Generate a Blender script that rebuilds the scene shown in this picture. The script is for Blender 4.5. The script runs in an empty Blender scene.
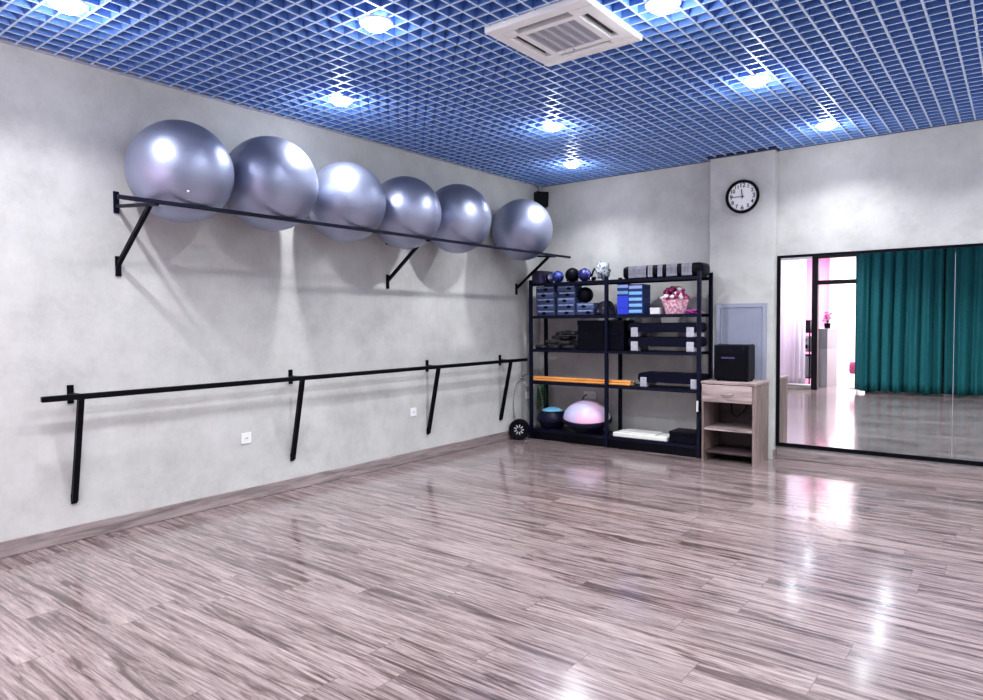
import bpy, bmesh, math, random
from mathutils import Vector, Matrix
random.seed(7)
PI = math.pi
SC = bpy.context.scene
COL = SC.collection

# ---------------------------------------------------------------- camera
YAW, PITCH, ROLL, FPX = 0.6605218, -0.0402122, -0.0078505, 683.83
cam_d = bpy.data.cameras.new('camera')
cam_d.sensor_width = 36.0
cam_d.lens = FPX / 983.0 * 36.0
cam_d.clip_start = 0.02
cam = bpy.data.objects.new('camera', cam_d)
COL.objects.link(cam)
_f = Vector((-math.sin(YAW), math.cos(YAW), 0)); _r = Vector((math.cos(YAW), math.sin(YAW), 0)); _u = Vector((0, 0, 1))
_f2 = _f * math.cos(PITCH) + _u * math.sin(PITCH); _u2 = _u * math.cos(PITCH) - _f * math.sin(PITCH)
_r2 = _r * math.cos(ROLL) + _u2 * math.sin(ROLL); _u3 = _u2 * math.cos(ROLL) - _r * math.sin(ROLL)
M = Matrix.Identity(4)
for i in range(3):
    M[i][0], M[i][1], M[i][2] = _r2[i], _u3[i], -_f2[i]
M.translation = (0, 0, 1.4)
cam.matrix_world = M
SC.camera = cam

# ---------------------------------------------------------------- world, exposure
w = bpy.data.worlds.new('world'); SC.world = w; w.use_nodes = True
w.node_tree.nodes['Background'].inputs[0].default_value = (0.6, 0.65, 0.8, 1)
w.node_tree.nodes['Background'].inputs[1].default_value = 0.3
vs = SC.view_settings
vs.view_transform = 'Standard'; vs.look = 'None'; vs.gamma = 1.0; vs.use_curve_mapping = False
vs.exposure = 0.34
LAMP_W = 52.0; NEAR_W = 20.0; SPILL_W = 2.2
LOBBY_W = 160.0        # watts of each unseen lamp added in the lobby
SC.cycles.max_bounces = 8; SC.cycles.diffuse_bounces = 4; SC.cycles.glossy_bounces = 5
SC.cycles.sample_clamp_indirect = 6.0

# room measures
XL, XR, YB, YR, H, HS = -4.854, 2.7, 7.259, -0.30, 3.10, 3.42
PX0, PX1, PY = -2.620, -1.970, 7.140      # pillar

# ---------------------------------------------------------------- materials
def mat(name, col=(.5, .5, .5), rough=.5, metal=0., emit=None, estr=0., spec=.5, coat=0., noise=None, bump=0., bscale=60., trans=0., alpha=1.):
    m = bpy.data.materials.new(name); m.use_nodes = True
    nt = m.node_tree; b = nt.nodes['Principled BSDF']
    b.inputs['Base Color'].default_value = (*col, 1)
    b.inputs['Roughness'].default_value = rough
    b.inputs['Metallic'].default_value = metal
    b.inputs['Specular IOR Level'].default_value = spec
    b.inputs['Coat Weight'].default_value = coat
    b.inputs['Transmission Weight'].default_value = trans
    b.inputs['Alpha'].default_value = alpha
    if emit: b.inputs['Emission Color'].default_value = (*emit, 1); b.inputs['Emission Strength'].default_value = estr
    if noise or bump:
        tc = nt.nodes.new('ShaderNodeTexCoord')
        n = nt.nodes.new('ShaderNodeTexNoise'); n.inputs['Scale'].default_value = noise[1] if noise else bscale
        n.inputs['Detail'].default_value = 5
        nt.links.new(tc.outputs['Object'], n.inputs['Vector'])
        if noise:
            a = noise[0]
            r = nt.nodes.new('ShaderNodeValToRGB')
            r.color_ramp.elements[0].position = .3; r.color_ramp.elements[1].position = .7
            r.color_ramp.elements[0].color = (*[c * (1 - a) for c in col], 1)
            r.color_ramp.elements[1].color = (*[min(1, c * (1 + a)) for c in col], 1)
            nt.links.new(n.outputs['Fac'], r.inputs['Fac']); nt.links.new(r.outputs['Color'], b.inputs['Base Color'])
        if bump:
            bn = nt.nodes.new('ShaderNodeTexNoise'); bn.inputs['Scale'].default_value = bscale
            nt.links.new(tc.outputs['Object'], bn.inputs['Vector'])
            bp = nt.nodes.new('ShaderNodeBump'); bp.inputs['Strength'].default_value = bump; bp.inputs['Distance'].default_value = .01
            nt.links.new(bn.outputs['Fac'], bp.inputs['Height']); nt.links.new(bp.outputs['Normal'], b.inputs['Normal'])
    return m

def ramp(nt, stops):
    r = nt.nodes.new('ShaderNodeValToRGB'); e = r.color_ramp.elements
    e[0].position, e[0].color = stops[0][0], (*stops[0][1], 1)
    e[1].position, e[1].color = stops[-1][0], (*stops[-1][1], 1)
    for p, c in stops[1:-1]:
        k = e.new(p); k.color = (*c, 1)
    return r

def wood_floor():
    m = bpy.data.materials.new('laminate_planks'); m.use_nodes = True
    nt = m.node_tree; b = nt.nodes['Principled BSDF']; L = nt.links.new; N = nt.nodes.new
    tc = N('ShaderNodeTexCoord')
    br = N('ShaderNodeTexBrick')
    br.inputs['Scale'].default_value = 1.0
    br.inputs['Brick Width'].default_value = 1.28; br.inputs['Row Height'].default_value = .192
    br.inputs['Mortar Size'].default_value = .0014; br.inputs['Mortar Smooth'].default_value = .2
    br.inputs['Color1'].default_value = (0, 0, 0, 1); br.inputs['Color2'].default_value = (1, 1, 1, 1)
    br.offset = 0.; br.offset_frequency = 2
    # every row of planks starts at its own place
    sx = N('ShaderNodeSeparateXYZ'); L(tc.outputs['Object'], sx.inputs[0])
    dv = N('ShaderNodeMath'); dv.operation = 'DIVIDE'; dv.inputs[1].default_value = .192; L(sx.outputs[1], dv.inputs[0])
    fl_ = N('ShaderNodeMath'); fl_.operation = 'FLOOR'; L(dv.outputs[0], fl_.inputs[0])
    wn_ = N('ShaderNodeTexWhiteNoise'); wn_.noise_dimensions = '1D'; L(fl_.outputs[0], wn_.inputs['W'])
    cbx = N('ShaderNodeCombineXYZ'); m128 = N('ShaderNodeMath'); m128.operation = 'MULTIPLY'; m128.inputs[1].default_value = 1.28; L(wn_.outputs['Value'], m128.inputs[0]); L(m128.outputs[0], cbx.inputs[0])
    av = N('ShaderNodeVectorMath'); av.operation = 'ADD'; L(tc.outputs['Object'], av.inputs[0]); L(cbx.outputs[0], av.inputs[1])
    L(av.outputs[0], br.inputs['Vector'])
    # per plank shift of the grain
    sh = N('ShaderNodeVectorMath'); sh.operation = 'MULTIPLY'; sh.inputs[1].default_value = (17.3, 5.1, 3.7)
    L(br.outputs['Color'], sh.inputs[0])
    ad = N('ShaderNodeVectorMath'); ad.operation = 'ADD'
    L(tc.outputs['Object'], ad.inputs[0]); L(sh.outputs[0], ad.inputs[1])
    def noise(sc, scale, det, rgh, dist):
        mp = N('ShaderNodeMapping'); mp.inputs['Scale'].default_value = sc; L(ad.outputs[0], mp.inputs['Vector'])
        n = N('ShaderNodeTexNoise'); n.inputs['Scale'].default_value = scale; n.inputs['Detail'].default_value = det; n.inputs['Roughness'].default_value = rgh; n.inputs['Distortion'].default_value = dist
        L(mp.outputs[0], n.inputs['Vector']); return n
    fine = noise((2.0, 30, 1), 3.2, 6, .72, .7)          # pore lines
    broad = noise((.62, 8.5, 1), 1.7, 7, .64, 1.3)      # dark heart streaks
    patch = noise((.7, 1.6, 1), 1.5, 2, .5, 0.)         # where the arched grain shows
    mp2 = N('ShaderNodeMapping'); mp2.inputs['Scale'].default_value = (.42, 3.4, 1); L(ad.outputs[0], mp2.inputs['Vector'])
    wv = N('ShaderNodeTexWave'); wv.wave_type = 'BANDS'; wv.bands_direction = 'Y'
    wv.inputs['Scale'].default_value = 3.0; wv.inputs['Distortion'].default_value = 13.; wv.inputs['Detail'].default_value = 3; wv.inputs['Detail Scale'].default_value = .7; wv.inputs['Detail Roughness'].default_value = .6
    L(mp2.outputs[0], wv.inputs['Vector'])
    r0 = ramp(nt, [(.30, (.070, .047, .050)), (.46, (.245, .188, .190)), (.70, (.375, .305, .306))]); L(fine.outputs['Fac'], r0.inputs['Fac'])
    r1 = ramp(nt, [(.46, (1, 1, 1)), (.54, (.74, .71, .71)), (.60, (.40, .35, .35)), (.70, (.18, .14, .145))]); L(broad.outputs['Fac'], r1.inputs['Fac'])
    r2 = ramp(nt, [(.25, (.55, .51, .51)), (.6, (1, 1, 1))]); L(wv.outputs['Fac'], r2.inputs['Fac'])
    pm = ramp(nt, [(.44, (.10, .10, .10)), (.60, (.75, .75, .75))]); L(patch.outputs['Fac'], pm.inputs['Fac'])
    def mul(a_, b_, fac=None):
        m_ = N('ShaderNodeMix'); m_.data_type = 'RGBA'; m_.blend_type = 'MULTIPLY'; m_.inputs[0].default_value = 1.
        if fac is not None: L(fac, m_.inputs[0])
        L(a_, m_.inputs[6]); L(b_, m_.inputs[7]); return m_.outputs[2]
    wcol = mul(mul(r0.outputs['Color'], r1.outputs['Color']), r2.outputs['Color'], pm.outputs['Color'])
    tn = N('ShaderNodeMapRange'); tn.inputs['To Min'].default_value = .90; tn.inputs['To Max'].default_value = 1.08
    L(br.outputs['Color'], tn.inputs['Value'])
    tcol = mul(wcol, tn.outputs['Result'])
    jm = N('ShaderNodeMix'); jm.data_type = 'RGBA'; L(br.outputs['Fac'], jm.inputs[0]); L(tcol, jm.inputs[6]); jm.inputs[7].default_value = (.10, .075, .078, 1)
    L(jm.outputs[2], b.inputs['Base Color'])
    rr = N('ShaderNodeMapRange'); rr.inputs['To Min'].default_value = .11; rr.inputs['To Max'].default_value = .20
    L(fine.outputs['Fac'], rr.inputs['Value']); L(rr.outputs['Result'], b.inputs['Roughness'])
    mx = fine
    b.inputs['Specular IOR Level'].default_value = .75; b.inputs['Coat Weight'].default_value = .3; b.inputs['Coat Roughness'].default_value = .10
    bp = N('ShaderNodeBump'); bp.inputs['Strength'].default_value = .07; bp.inputs['Distance'].default_value = .003
    L(mx.outputs[0], bp.inputs['Height']); L(bp.outputs['Normal'], b.inputs['Normal'])
    return m

def wood(name, cols, axis=0, rough=.45, scale=1.):
    m = bpy.data.materials.new(name); m.use_nodes = True
    nt = m.node_tree; b = nt.nodes['Principled BSDF']; L = nt.links.new; N = nt.nodes.new
    tc = N('ShaderNodeTexCoord'); mp = N('ShaderNodeMapping')
    s = [14, 14, 14]; s[axis] = 1.3
    mp.inputs['Scale'].default_value = [k * scale for k in s]
    L(tc.outputs['Object'], mp.inputs['Vector'])
    n = N('ShaderNodeTexNoise'); n.inputs['Scale'].default_value = 1.5; n.inputs['Detail'].default_value = 8; n.inputs['Distortion'].default_value = 1.; n.inputs['Roughness'].default_value = .65
    L(mp.outputs[0], n.inputs['Vector'])
    rp = ramp(nt, [(.30, cols[0]), (.5, cols[1]), (.70, cols[2])]); L(n.outputs['Fac'], rp.inputs['Fac'])
    L(rp.outputs['Color'], b.inputs['Base Color']); b.inputs['Roughness'].default_value = rough
    return m

def plaster():
    m = bpy.data.materials.new('white_plaster'); m.use_nodes = True
    nt = m.node_tree; b = nt.nodes['Principled BSDF']; L = nt.links.new; N = nt.nodes.new
    tc = N('ShaderNodeTexCoord')
    n = N('ShaderNodeTexNoise'); n.inputs['Scale'].default_value = 2.6; n.inputs['Detail'].default_value = 9; n.inputs['Roughness'].default_value = .72
    L(tc.outputs['Object'], n.inputs['Vector'])
    rp = ramp(nt, [(.32, (.41, .41, .405)), (.5, (.50, .50, .492)), (.68, (.57, .57, .562))]); L(n.outputs['Fac'], rp.inputs['Fac'])
    L(rp.outputs['Color'], b.inputs['Base Color']); b.inputs['Roughness'].default_value = .75
    n2 = N('ShaderNodeTexNoise'); n2.inputs['Scale'].default_value = 55; n2.inputs['Detail'].default_value = 4
    L(tc.outputs['Object'], n2.inputs['Vector'])
    bp = N('ShaderNodeBump'); bp.inputs['Strength'].default_value = .12; bp.inputs['Distance'].default_value = .004
    L(n2.outputs['Fac'], bp.inputs['Height']); L(bp.outputs['Normal'], b.inputs['Normal'])
    return m

def ball_mat():
    m = bpy.data.materials.new('silver_ball_vinyl'); m.use_nodes = True
    nt = m.node_tree; b = nt.nodes['Principled BSDF']; L = nt.links.new; N = nt.nodes.new
    b.inputs['Base Color'].default_value = (.36, .39, .53, 1); b.inputs['Metallic'].default_value = .86; b.inputs['Roughness'].default_value = .42
    tc = N('ShaderNodeTexCoord'); wv = N('ShaderNodeTexWave'); wv.bands_direction = 'Z'; wv.inputs['Scale'].default_value = 26
    L(tc.outputs['Object'], wv.inputs['Vector'])
    bp = N('ShaderNodeBump'); bp.inputs['Strength'].default_value = .10; bp.inputs['Distance'].default_value = .004
    L(wv.outputs['Fac'], bp.inputs['Height']); L(bp.outputs['Normal'], b.inputs['Normal'])
    return m

M_FLOOR = wood_floor()
M_WALL = plaster()
M_BASE = wood('baseboard_wood', [(.10, .08, .08), (.24, .195, .195), (.36, .30, .30)], 0, .4)
M_BASEY = wood('baseboard_wood_side', [(.10, .08, .08), (.24, .195, .195), (.36, .30, .30)], 1, .4)
M_GRID = mat('grid_blue_shaded_side', (.17, .35, .80), .34, .12)  # blade sides: colour darkened to stand for the shade inside the cells
M_GRIDB = mat('grid_blue_lit_lip', (.66, .81, 1.0), .35, .1)  # blade bottoms: same grid paint, lightened in colour as if lit from below
M_VOID = mat('ceiling_void_paint', (.006, .014, .09), .8)
M_EDGE = mat('edge_trim_navy', (.02, .03, .10), .5)
M_EDGEL = mat('edge_trim_pale', (.40, .43, .56), .5)
M_BALL = ball_mat()
M_BLACK = mat('black_painted_steel', (.0015, .0015, .004), .42, .0, spec=.09)
M_NAVYST = mat('dark_navy_steel', (.0028, .004, .016), .42, 0., spec=.15)
M_WHITEP = mat('white_plastic', (.82, .82, .84), .35)
M_DARK = mat('black_plastic', (.002, .002, .006), .45, spec=.09, noise=(.3, 30))
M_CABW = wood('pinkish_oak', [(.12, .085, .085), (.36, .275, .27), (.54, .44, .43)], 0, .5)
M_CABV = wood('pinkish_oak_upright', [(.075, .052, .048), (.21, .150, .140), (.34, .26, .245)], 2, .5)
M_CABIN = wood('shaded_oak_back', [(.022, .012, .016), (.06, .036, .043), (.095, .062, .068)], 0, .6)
M_GREYPANEL = mat('grey_blue_panel', (.25, .27, .36), .45, noise=(.06, 8))
M_GREYLIGHT = mat('grey_blue_trim', (.30, .32, .41), .4)
M_MIRROR = mat('mirror_glass', (.90, .92, .91), .0, 1.0)
M_CURT = mat('green_curtain_cloth', (.008, .100, .118), .8, noise=(.18, 40), spec=.2)
M_SHEER = mat('sheer_white_cloth', (.86, .82, .92), .9)
_nt = M_SHEER.node_tree; _t = _nt.nodes.new('ShaderNodeBsdfTranslucent'); _t.inputs[0].default_value = (.90, .86, .95, 1)
_m = _nt.nodes.new('ShaderNodeMixShader'); _m.inputs[0].default_value = .65
_nt.links.new(_nt.nodes['Principled BSDF'].outputs[0], _m.inputs[1]); _nt.links.new(_t.outputs[0], _m.inputs[2]); _nt.links.new(_m.outputs[0], _nt.nodes['Material Output'].inputs[0])
M_PINK = mat('pink_wall_paint', (.85, .27, .52), .7)
M_LWHITE = mat('lobby_white_paint', (.88, .76, .82), .7)
M_ORANGE = wood('orange_stick_wood', [(.55, .19, .04), (.80, .33, .08), (.95, .50, .18)], 0, .4)
M_GLASS = mat('clear_glass', (1, 1, 1), .0, trans=1.)
M_GLASS.node_tree.nodes['Principled BSDF'].inputs['IOR'].default_value = 1.03
M_LENS = mat('lamp_lens', (1, 1, 1), .5, emit=(.93, .95, 1.0), estr=33.)

# ---------------------------------------------------------------- mesh helpers
class MB:
    def __init__(s): s.bm = bmesh.new()
    def _add(s, vs_): return [v for v in vs_]
    def box(s, x0, y0, z0, x1, y1, z1, bev=0., seg=2):
        r = bmesh.ops.create_cube(s.bm, size=1.0, matrix=Matrix.Translation(((x0 + x1) / 2, (y0 + y1) / 2, (z0 + z1) / 2)) @ Matrix.Diagonal((abs(x1 - x0), abs(y1 - y0), abs(z1 - z0), 1)))
        if bev > 0:
            es = list({e for v in r['verts'] for e in v.link_edges})
            bmesh.ops.bevel(s.bm, geom=es, offset=bev, segments=seg, affect='EDGES', profile=.5)
        return s
    def bar(s, a, b, w_, h_=None, up=(0, 0, 1), bev=0.):
        a = Vector(a); b = Vector(b); h_ = h_ or w_
        d = (b - a); Ln = d.length; d.normalize()
        upv = Vector(up)
        if abs(d.dot(upv)) > .98: upv = Vector((1, 0, 0))
        sx = d.cross(upv).normalized(); sz = sx.cross(d).normalized()
        m = Matrix((( sx.x, d.x, sz.x, 0), (sx.y, d.y, sz.y, 0), (sx.z, d.z, sz.z, 0), (0, 0, 0, 1)))
        m = Matrix.Translation((a + b) / 2) @ m @ Matrix.Diagonal((w_, Ln, h_, 1))
        r = bmesh.ops.create_cube(s.bm, size=1.0, matrix=m)
        if bev > 0:
            es = list({e for v in r['verts'] for e in v.link_edges})
            bmesh.ops.bevel(s.bm, geom=es, offset=bev, segments=1, affect='EDGES')
        return s
    def tube(s, pts, r, seg=10, closed=False, caps=True):
        pts = [Vector(p) for p in pts]; n = len(pts); rings = []
        prev = None
        for i, p in enumerate(pts):
            if closed: t = pts[(i + 1) % n] - pts[i - 1]
            else: t = pts[min(i + 1, n - 1)] - pts[max(i - 1, 0)]
            t.normalize()
            if prev is None:
                ref = Vector((0, 0, 1)) if abs(t.z) < .9 else Vector((1, 0, 0))
                nx = t.cross(ref).normalized()
            else:
                nx = (prev - t * prev.dot(t)).normalized()
            prev = nx; ny = t.cross(nx)
            rad = r[i] if isinstance(r, (list, tuple)) else r
            rings.append([s.bm.verts.new(p + (nx * math.cos(2 * PI * k / seg) + ny * math.sin(2 * PI * k / seg)) * rad) for k in range(seg)])
        m = n if closed else n - 1
        for i in range(m):
            A, B = rings[i], rings[(i + 1) % n]
            for k in range(seg):
                s.bm.faces.new((A[k], A[(k + 1) % seg], B[(k + 1) % seg], B[k]))
        if not closed and caps:
            s.bm.faces.new(list(reversed(rings[0]))); s.bm.faces.new(rings[-1])
        return s
    def lathe(s, prof, seg=32, mtx=None):
        """prof: list of (r, z), turned about z"""
        mtx = mtx or Matrix.Identity(4); rings = []
        for r, z in prof:
            if r < 1e-6: rings.append([s.bm.verts.new(mtx @ Vector((0, 0, z)))])
            else: rings.append([s.bm.verts.new(mtx @ Vector((r * math.cos(2 * PI * k / seg), r * math.sin(2 * PI * k / seg), z))) for k in range(seg)])
        for A, B in zip(rings, rings[1:]):
            for k in range(seg):
                k2 = (k + 1) % seg
                if len(A) == 1 and len(B) == 1: continue
                if len(A) == 1: s.bm.faces.new((A[0], B[k2], B[k]))
                elif len(B) == 1: s.bm.faces.new((A[k], A[k2], B[0]))
                else: s.bm.faces.new((A[k], A[k2], B[k2], B[k]))
        return s
    def ball(s, c, r, u=24, v=16, sc=(1, 1, 1)):
        bmesh.ops.create_uvsphere(s.bm, u_segments=u, v_segments=v, radius=r, matrix=Matrix.Translation(c) @ Matrix.Diagonal((*sc, 1)))
        return s
    def prism(s, poly, y0, y1):
        """polygon in x,z extruded along y"""
        A = [s.bm.verts.new((x, y0, z)) for x, z in poly]; B = [s.bm.verts.new((x, y1, z)) for x, z in poly]
        n = len(poly)
        for k in range(n): s.bm.faces.new((A[k], A[(k + 1) % n], B[(k + 1) % n], B[k]))
        s.bm.faces.new(list(reversed(A))); s.bm.faces.new(B)
        return s
    def build(s, name, m, parent=None, loc=None, rot=None, smooth=False):
        bmesh.ops.recalc_face_normals(s.bm, faces=s.bm.faces)
        me = bpy.data.meshes.new(name); s.bm.to_mesh(me); s.bm.free()
        if smooth:
            for p in me.polygons: p.use_smooth = True
            try: me.set_sharp_from_angle(angle=math.radians(40))
            except Exception: pass
        me.materials.append(m)
        o = bpy.data.objects.new(name, me); COL.objects.link(o)
        if parent: o.parent = parent
        if loc: o.location = loc
        if rot: o.rotation_euler = rot
        return o

def tag(o, label, cat, group=None):
    o['label'] = label; o['category'] = cat
    if group: o['group'] = group
    return o
def thing(name, label, cat, loc, rot=(0, 0, 0), group=None):
    o = bpy.data.objects.new(name, None); o.empty_display_size = .05
    COL.objects.link(o); o.location = loc; o.rotation_euler = rot
    return tag(o, label, cat, group)
def struct(o): o['kind'] = 'structure'; return o
def dup(root, loc, rot=None, label=None):
    r = root.copy(); COL.objects.link(r); r.location = loc
    if rot: r.rotation_euler = rot
    if label: r['label'] = label
    for ch in root.children:
        c = ch.copy(); COL.objects.link(c); c.parent = r
        for g in ch.children:
            d = g.copy(); COL.objects.link(d); d.parent = c
    return r

# ================================================================ SETTING
LY = -3.3           # back of the lobby behind the glazed front
struct(MB().box(XL - .3, LY - .2, -.12, XR + .2, YB + .2, 0).build('floor', M_FLOOR))
struct(MB().box(XL - .15, LY - .2, HS, XR + .15, YB + .15, HS + .1).build('ceiling', M_VOID))
struct(MB().box(XL - .15, LY, 0, XL, YB + .15, HS).build('wall_left', M_WALL))
struct(MB().box(XL, YB, 0, XR, YB + .15, HS).build('wall_back', M_WALL))
struct(MB().box(XR, YR - .12, 0, XR + .15, YB + .15, HS).build('wall_right', M_WALL))
struct(MB().box(PX0, PY, 0, PX1, YB, HS).build('wall_pillar', M_WALL))
# rear wall with glazed front: window x -4.70..-3.34, door -3.23..-2.40
DX0, DX1, WX0, DZ = -3.235, -2.38, XL, 2.62
rw = MB()
rw.box(XL, YR - .12, DZ + .06, XR, YR, HS)
rw.box(DX1 + .06, YR - .12, 0, XR, YR, DZ + .06)
rw.box(XL, YR - .12, 0, DX0 - .11, YR, .06)
struct(rw.build('wall_rear', M_WALL))
# baseboards
struct(MB().box(XL, YR, 0, XL + .014, YB, .10, .004, 1).build('baseboard_left', M_BASEY))
struct(MB().box(XL + .014, YB - .014, 0, PX0, YB, .10, .004, 1).build('baseboard_back', M_BASE))
struct(MB().box(PX1, PY, 0, PX1 + .014, YB - .014, .10, .004, 1).build('baseboard_pillar', M_BASEY))
struct(MB().box(PX1 + .014, YB - .024, 0, XR, YB, .098, .004, 1).build('baseboard_mirror', M_BASE))
struct(MB().box(XL + .014, YR, 0, DX0 - .11, YR + .014, .09, .004, 1).build('baseboard_rear', M_BASE))
# door frame + window frame in the rear wall
MBK = mat('black_frame_metal', (.002, .0015, .004), .45, spec=.2)
d = struct(MB().box(DX0 - .11, YR - .10, 0, DX0, YR + .02, DZ, .004, 1).box(DX1, YR - .10, 0, DX1 + .06, YR + .02, DZ, .004, 1)
    .box(DX0, YR - .10, 2.10, DX1, YR + .02, 2.185, .004, 1).box(DX0 - .11, YR - .10, DZ, DX1 + .06, YR + .02, DZ + .06, .004, 1).build('door_1', MBK))
MB().box(DX0, YR - .05, 2.185, DX1, YR - .042, DZ).build('transom_glass', M_GLASS, d)
wn = struct(MB().box(XL, YR - .10, .06, DX0 - .11, YR + .012, .10, .003, 1).box(XL, YR - .10, DZ, DX0 - .11, YR + .012, DZ + .06, .003, 1)
    .box(XL, YR - .10, .10, XL + .05, YR + .012, DZ, .003, 1).build('window_1', M_WHITEP))
MB().box(XL + .05, YR - .05, .10, DX0 - .11, YR - .042, DZ).build('pane', M_GLASS, wn)
# lobby shell
struct(MB().box(XL, LY - .1, 0, -3.62, LY, HS).build('wall_lobby', M_PINK))
struct(MB().box(-3.60, LY - .1, 0, -.9, LY + .12, HS).build('wall_lobby_right', M_LWHITE))
struct(MB().box(-.9, LY - .1, 0, -.8, YR - .12, HS).build('wall_lobby_side', M_LWHITE))
struct(MB().box(-3.62, LY - .02, 0, -3.60, LY + .14, HS).build('trim_1', M_GREYPANEL))
struct(MB().box(XL, LY, 2.95, -.9, YR - .12, 2.99).build('ceiling_lobby', M_LWHITE))

# open cell ceiling grid
P = .105
GX0, GY0 = -.668, 2.086
AX0, AX1, AY0, AY1 = -2.485, -1.825, 3.165, 3.830      # air conditioner opening
g = MB()
BH, BT = .070, .0130
def in_pillar_y(x): return PX0 - .02 < x < PX1 + .02
kx = range(int((XL - GX0) / P), int((XR - GX0) / P) + 1)
for k in kx:
    x = GX0 + k * P
    if not XL + .02 < x < XR - .02: continue
    yend = PY - .02 if in_pillar_y(x) else YB - .02
    spans = [(YR, yend)]
    if AX0 < x < AX1: spans = [(YR, AY0), (AY1, yend)]
    for a, b in spans: g.box(x - BT / 2, a, H, x + BT / 2, b, H + BH)
for k in range(int((YR - GY0) / P), int((YB - GY0) / P) + 1):
    y = GY0 + k * P
    if not YR + .02 < y < YB - .02: continue
    spans = [(XL + .02, XR - .02)]
    if AY0 < y < AY1: spans = [(XL + .02, AX0), (AX1, XR - .02)]
    if y > PY - .02: spans = [(XL + .02, PX0 - .02), (PX1 + .02, XR - .02)]
    for a, b in spans: g.box(a, y - BT / 2, H + .0008, b, y + BT / 2, H + BH - .0008)
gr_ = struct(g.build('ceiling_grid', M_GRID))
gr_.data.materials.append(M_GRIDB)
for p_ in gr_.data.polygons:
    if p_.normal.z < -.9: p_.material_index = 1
t = MB()
struct(MB().box(XL, YR, H - .004, XL + .022, YB, H + .03).build('trim_3', M_EDGEL))
t.box(XL + .022, YB - .022, H - .004, PX0, YB, H + .03).box(PX1, YB - .022, H - .004, XR, YB, H + .03)
t.box(PX0 - .022, PY - .022, H - .012, PX1 + .022, PY, H + .03).box(PX0 - .022, PY, H - .012, PX0, YB - .022, H + .03).box(PX1, PY, H - .012, PX1 + .022, YB - .022, H + .03)
struct(t.build('trim_2', M_EDGE))

# ================================================================ LAMPS
def make_downlight(label):
    r = thing('downlight', label, 'ceiling light', (0, 0, H), group='round downlights in the grid ceiling')
    MB().lathe([(.080, 0), (.094, 0), (.096, -.005), (.092, -.010), (.084, -.010), (.080, -.004), (.080, 0)], 32).build('trim_ring', M_WHITEP, r, smooth=True)
    MB().lathe([(.0, -.050), (.03, -.047), (.055, -.038), (.072, -.024), (.081, -.006), (.081, -.002), (0, -.002)], 32).build('lens', M_LENS, r, smooth=True)
    return r
LAMPS = [((-2.916, 2.714), 'glowing downlight near the top edge, left of the air conditioner'),
         ((-4.11, 3.457), 'glowing downlight close to the left wall above the ball rack'),
         ((-3.237, 5.057), 'glowing downlight in the middle of the ceiling beyond the air conditioner'),
         ((-3.846, 6.381), 'glowing downlight farthest back, nearest the room corner'),
         ((-1.512, 5.02), 'glowing downlight above and in front of the wall clock, right of the air conditioner'),
         ((-1.376, 6.547), 'glowing downlight near the back wall above the mirror'),
         ((-1.552, 3.516), 'glowing downlight at the top edge just right of the air conditioner'),
         ((-4.006, 1.542), 'glowing downlight at the top left corner above the left wall')]
MORE = [(-1.65, 2.05), (-3.05, 1.1), (.45, 4.95), (.45, 3.4), (.35, 6.5), (.4, 1.9), (1.8, 5.6), (1.8, 3.6), (1.8, 1.6)]
proto = None
sp = bpy.data.lights.new('downlight_beam', 'SPOT')
sp.energy = LAMP_W; sp.spot_size = math.radians(140); sp.spot_blend = .6; sp.shadow_soft_size = .03; sp.color = (.95, .97, 1.0)
spn = sp.copy(); spn.name = 'downlight_beam_by_wall'; spn.energy = NEAR_W; spn.spot_blend = .9; spn.spot_size = math.radians(112)      # dimmer lamps close to a wall
pt = bpy.data.lights.new('downlight_spill', 'POINT'); pt.energy = SPILL_W; pt.shadow_soft_size = .05; pt.color = (.93, .96, 1.0)
for i, (xy, lab) in enumerate(LAMPS + [(p, 'glowing round downlight beyond the picture edge') for p in MORE]):
    if proto is None: proto = make_downlight(lab); o = proto; o.location = (*xy, H)
    else: o = dup(proto, (*xy, H), label=lab)
    q_ = bpy.data.objects.new('downlight_spill', pt); COL.objects.link(q_); q_.parent = o; q_.location = (0, 0, -.095)
    s_ = bpy.data.objects.new('downlight_beam', spn if (xy[0] < -3.6 or xy[1] > 6.2) else sp); COL.objects.link(s_); s_.parent = o; s_.location = (0, 0, -.075)
# unseen area lamps added under the lobby ceiling to brighten the lobby
for k, (x, y) in enumerate([(-3.4, -1.6), (-2.0, -1.6)]):
    a = bpy.data.lights.new('lobby_unseen_lamp', 'AREA'); a.shape = 'RECTANGLE'; a.size = 1.1; a.size_y = 1.3; a.energy = LOBBY_W; a.color = (1, .96, .98)
    ob = bpy.data.objects.new('lobby_unseen_lamp', a); COL.objects.link(ob); ob.location = (x, y, 2.93)

# ================================================================ AIR CONDITIONER
ac = thing('air_conditioner', 'square white ceiling cassette air conditioner set into the blue grid ceiling', 'air conditioner', ((AX0 + AX1) / 2, (AY0 + AY1) / 2, H))
hw, hd = .335, .338
M_ACW = mat('air_conditioner_white', (.92, .92, .93), .4)
M_ACD = mat('air_slot_dark', (.01, .01, .02), .6)
M_ACG = mat('intake_grille_grey', (.50, .50, .58), .5)
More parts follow.
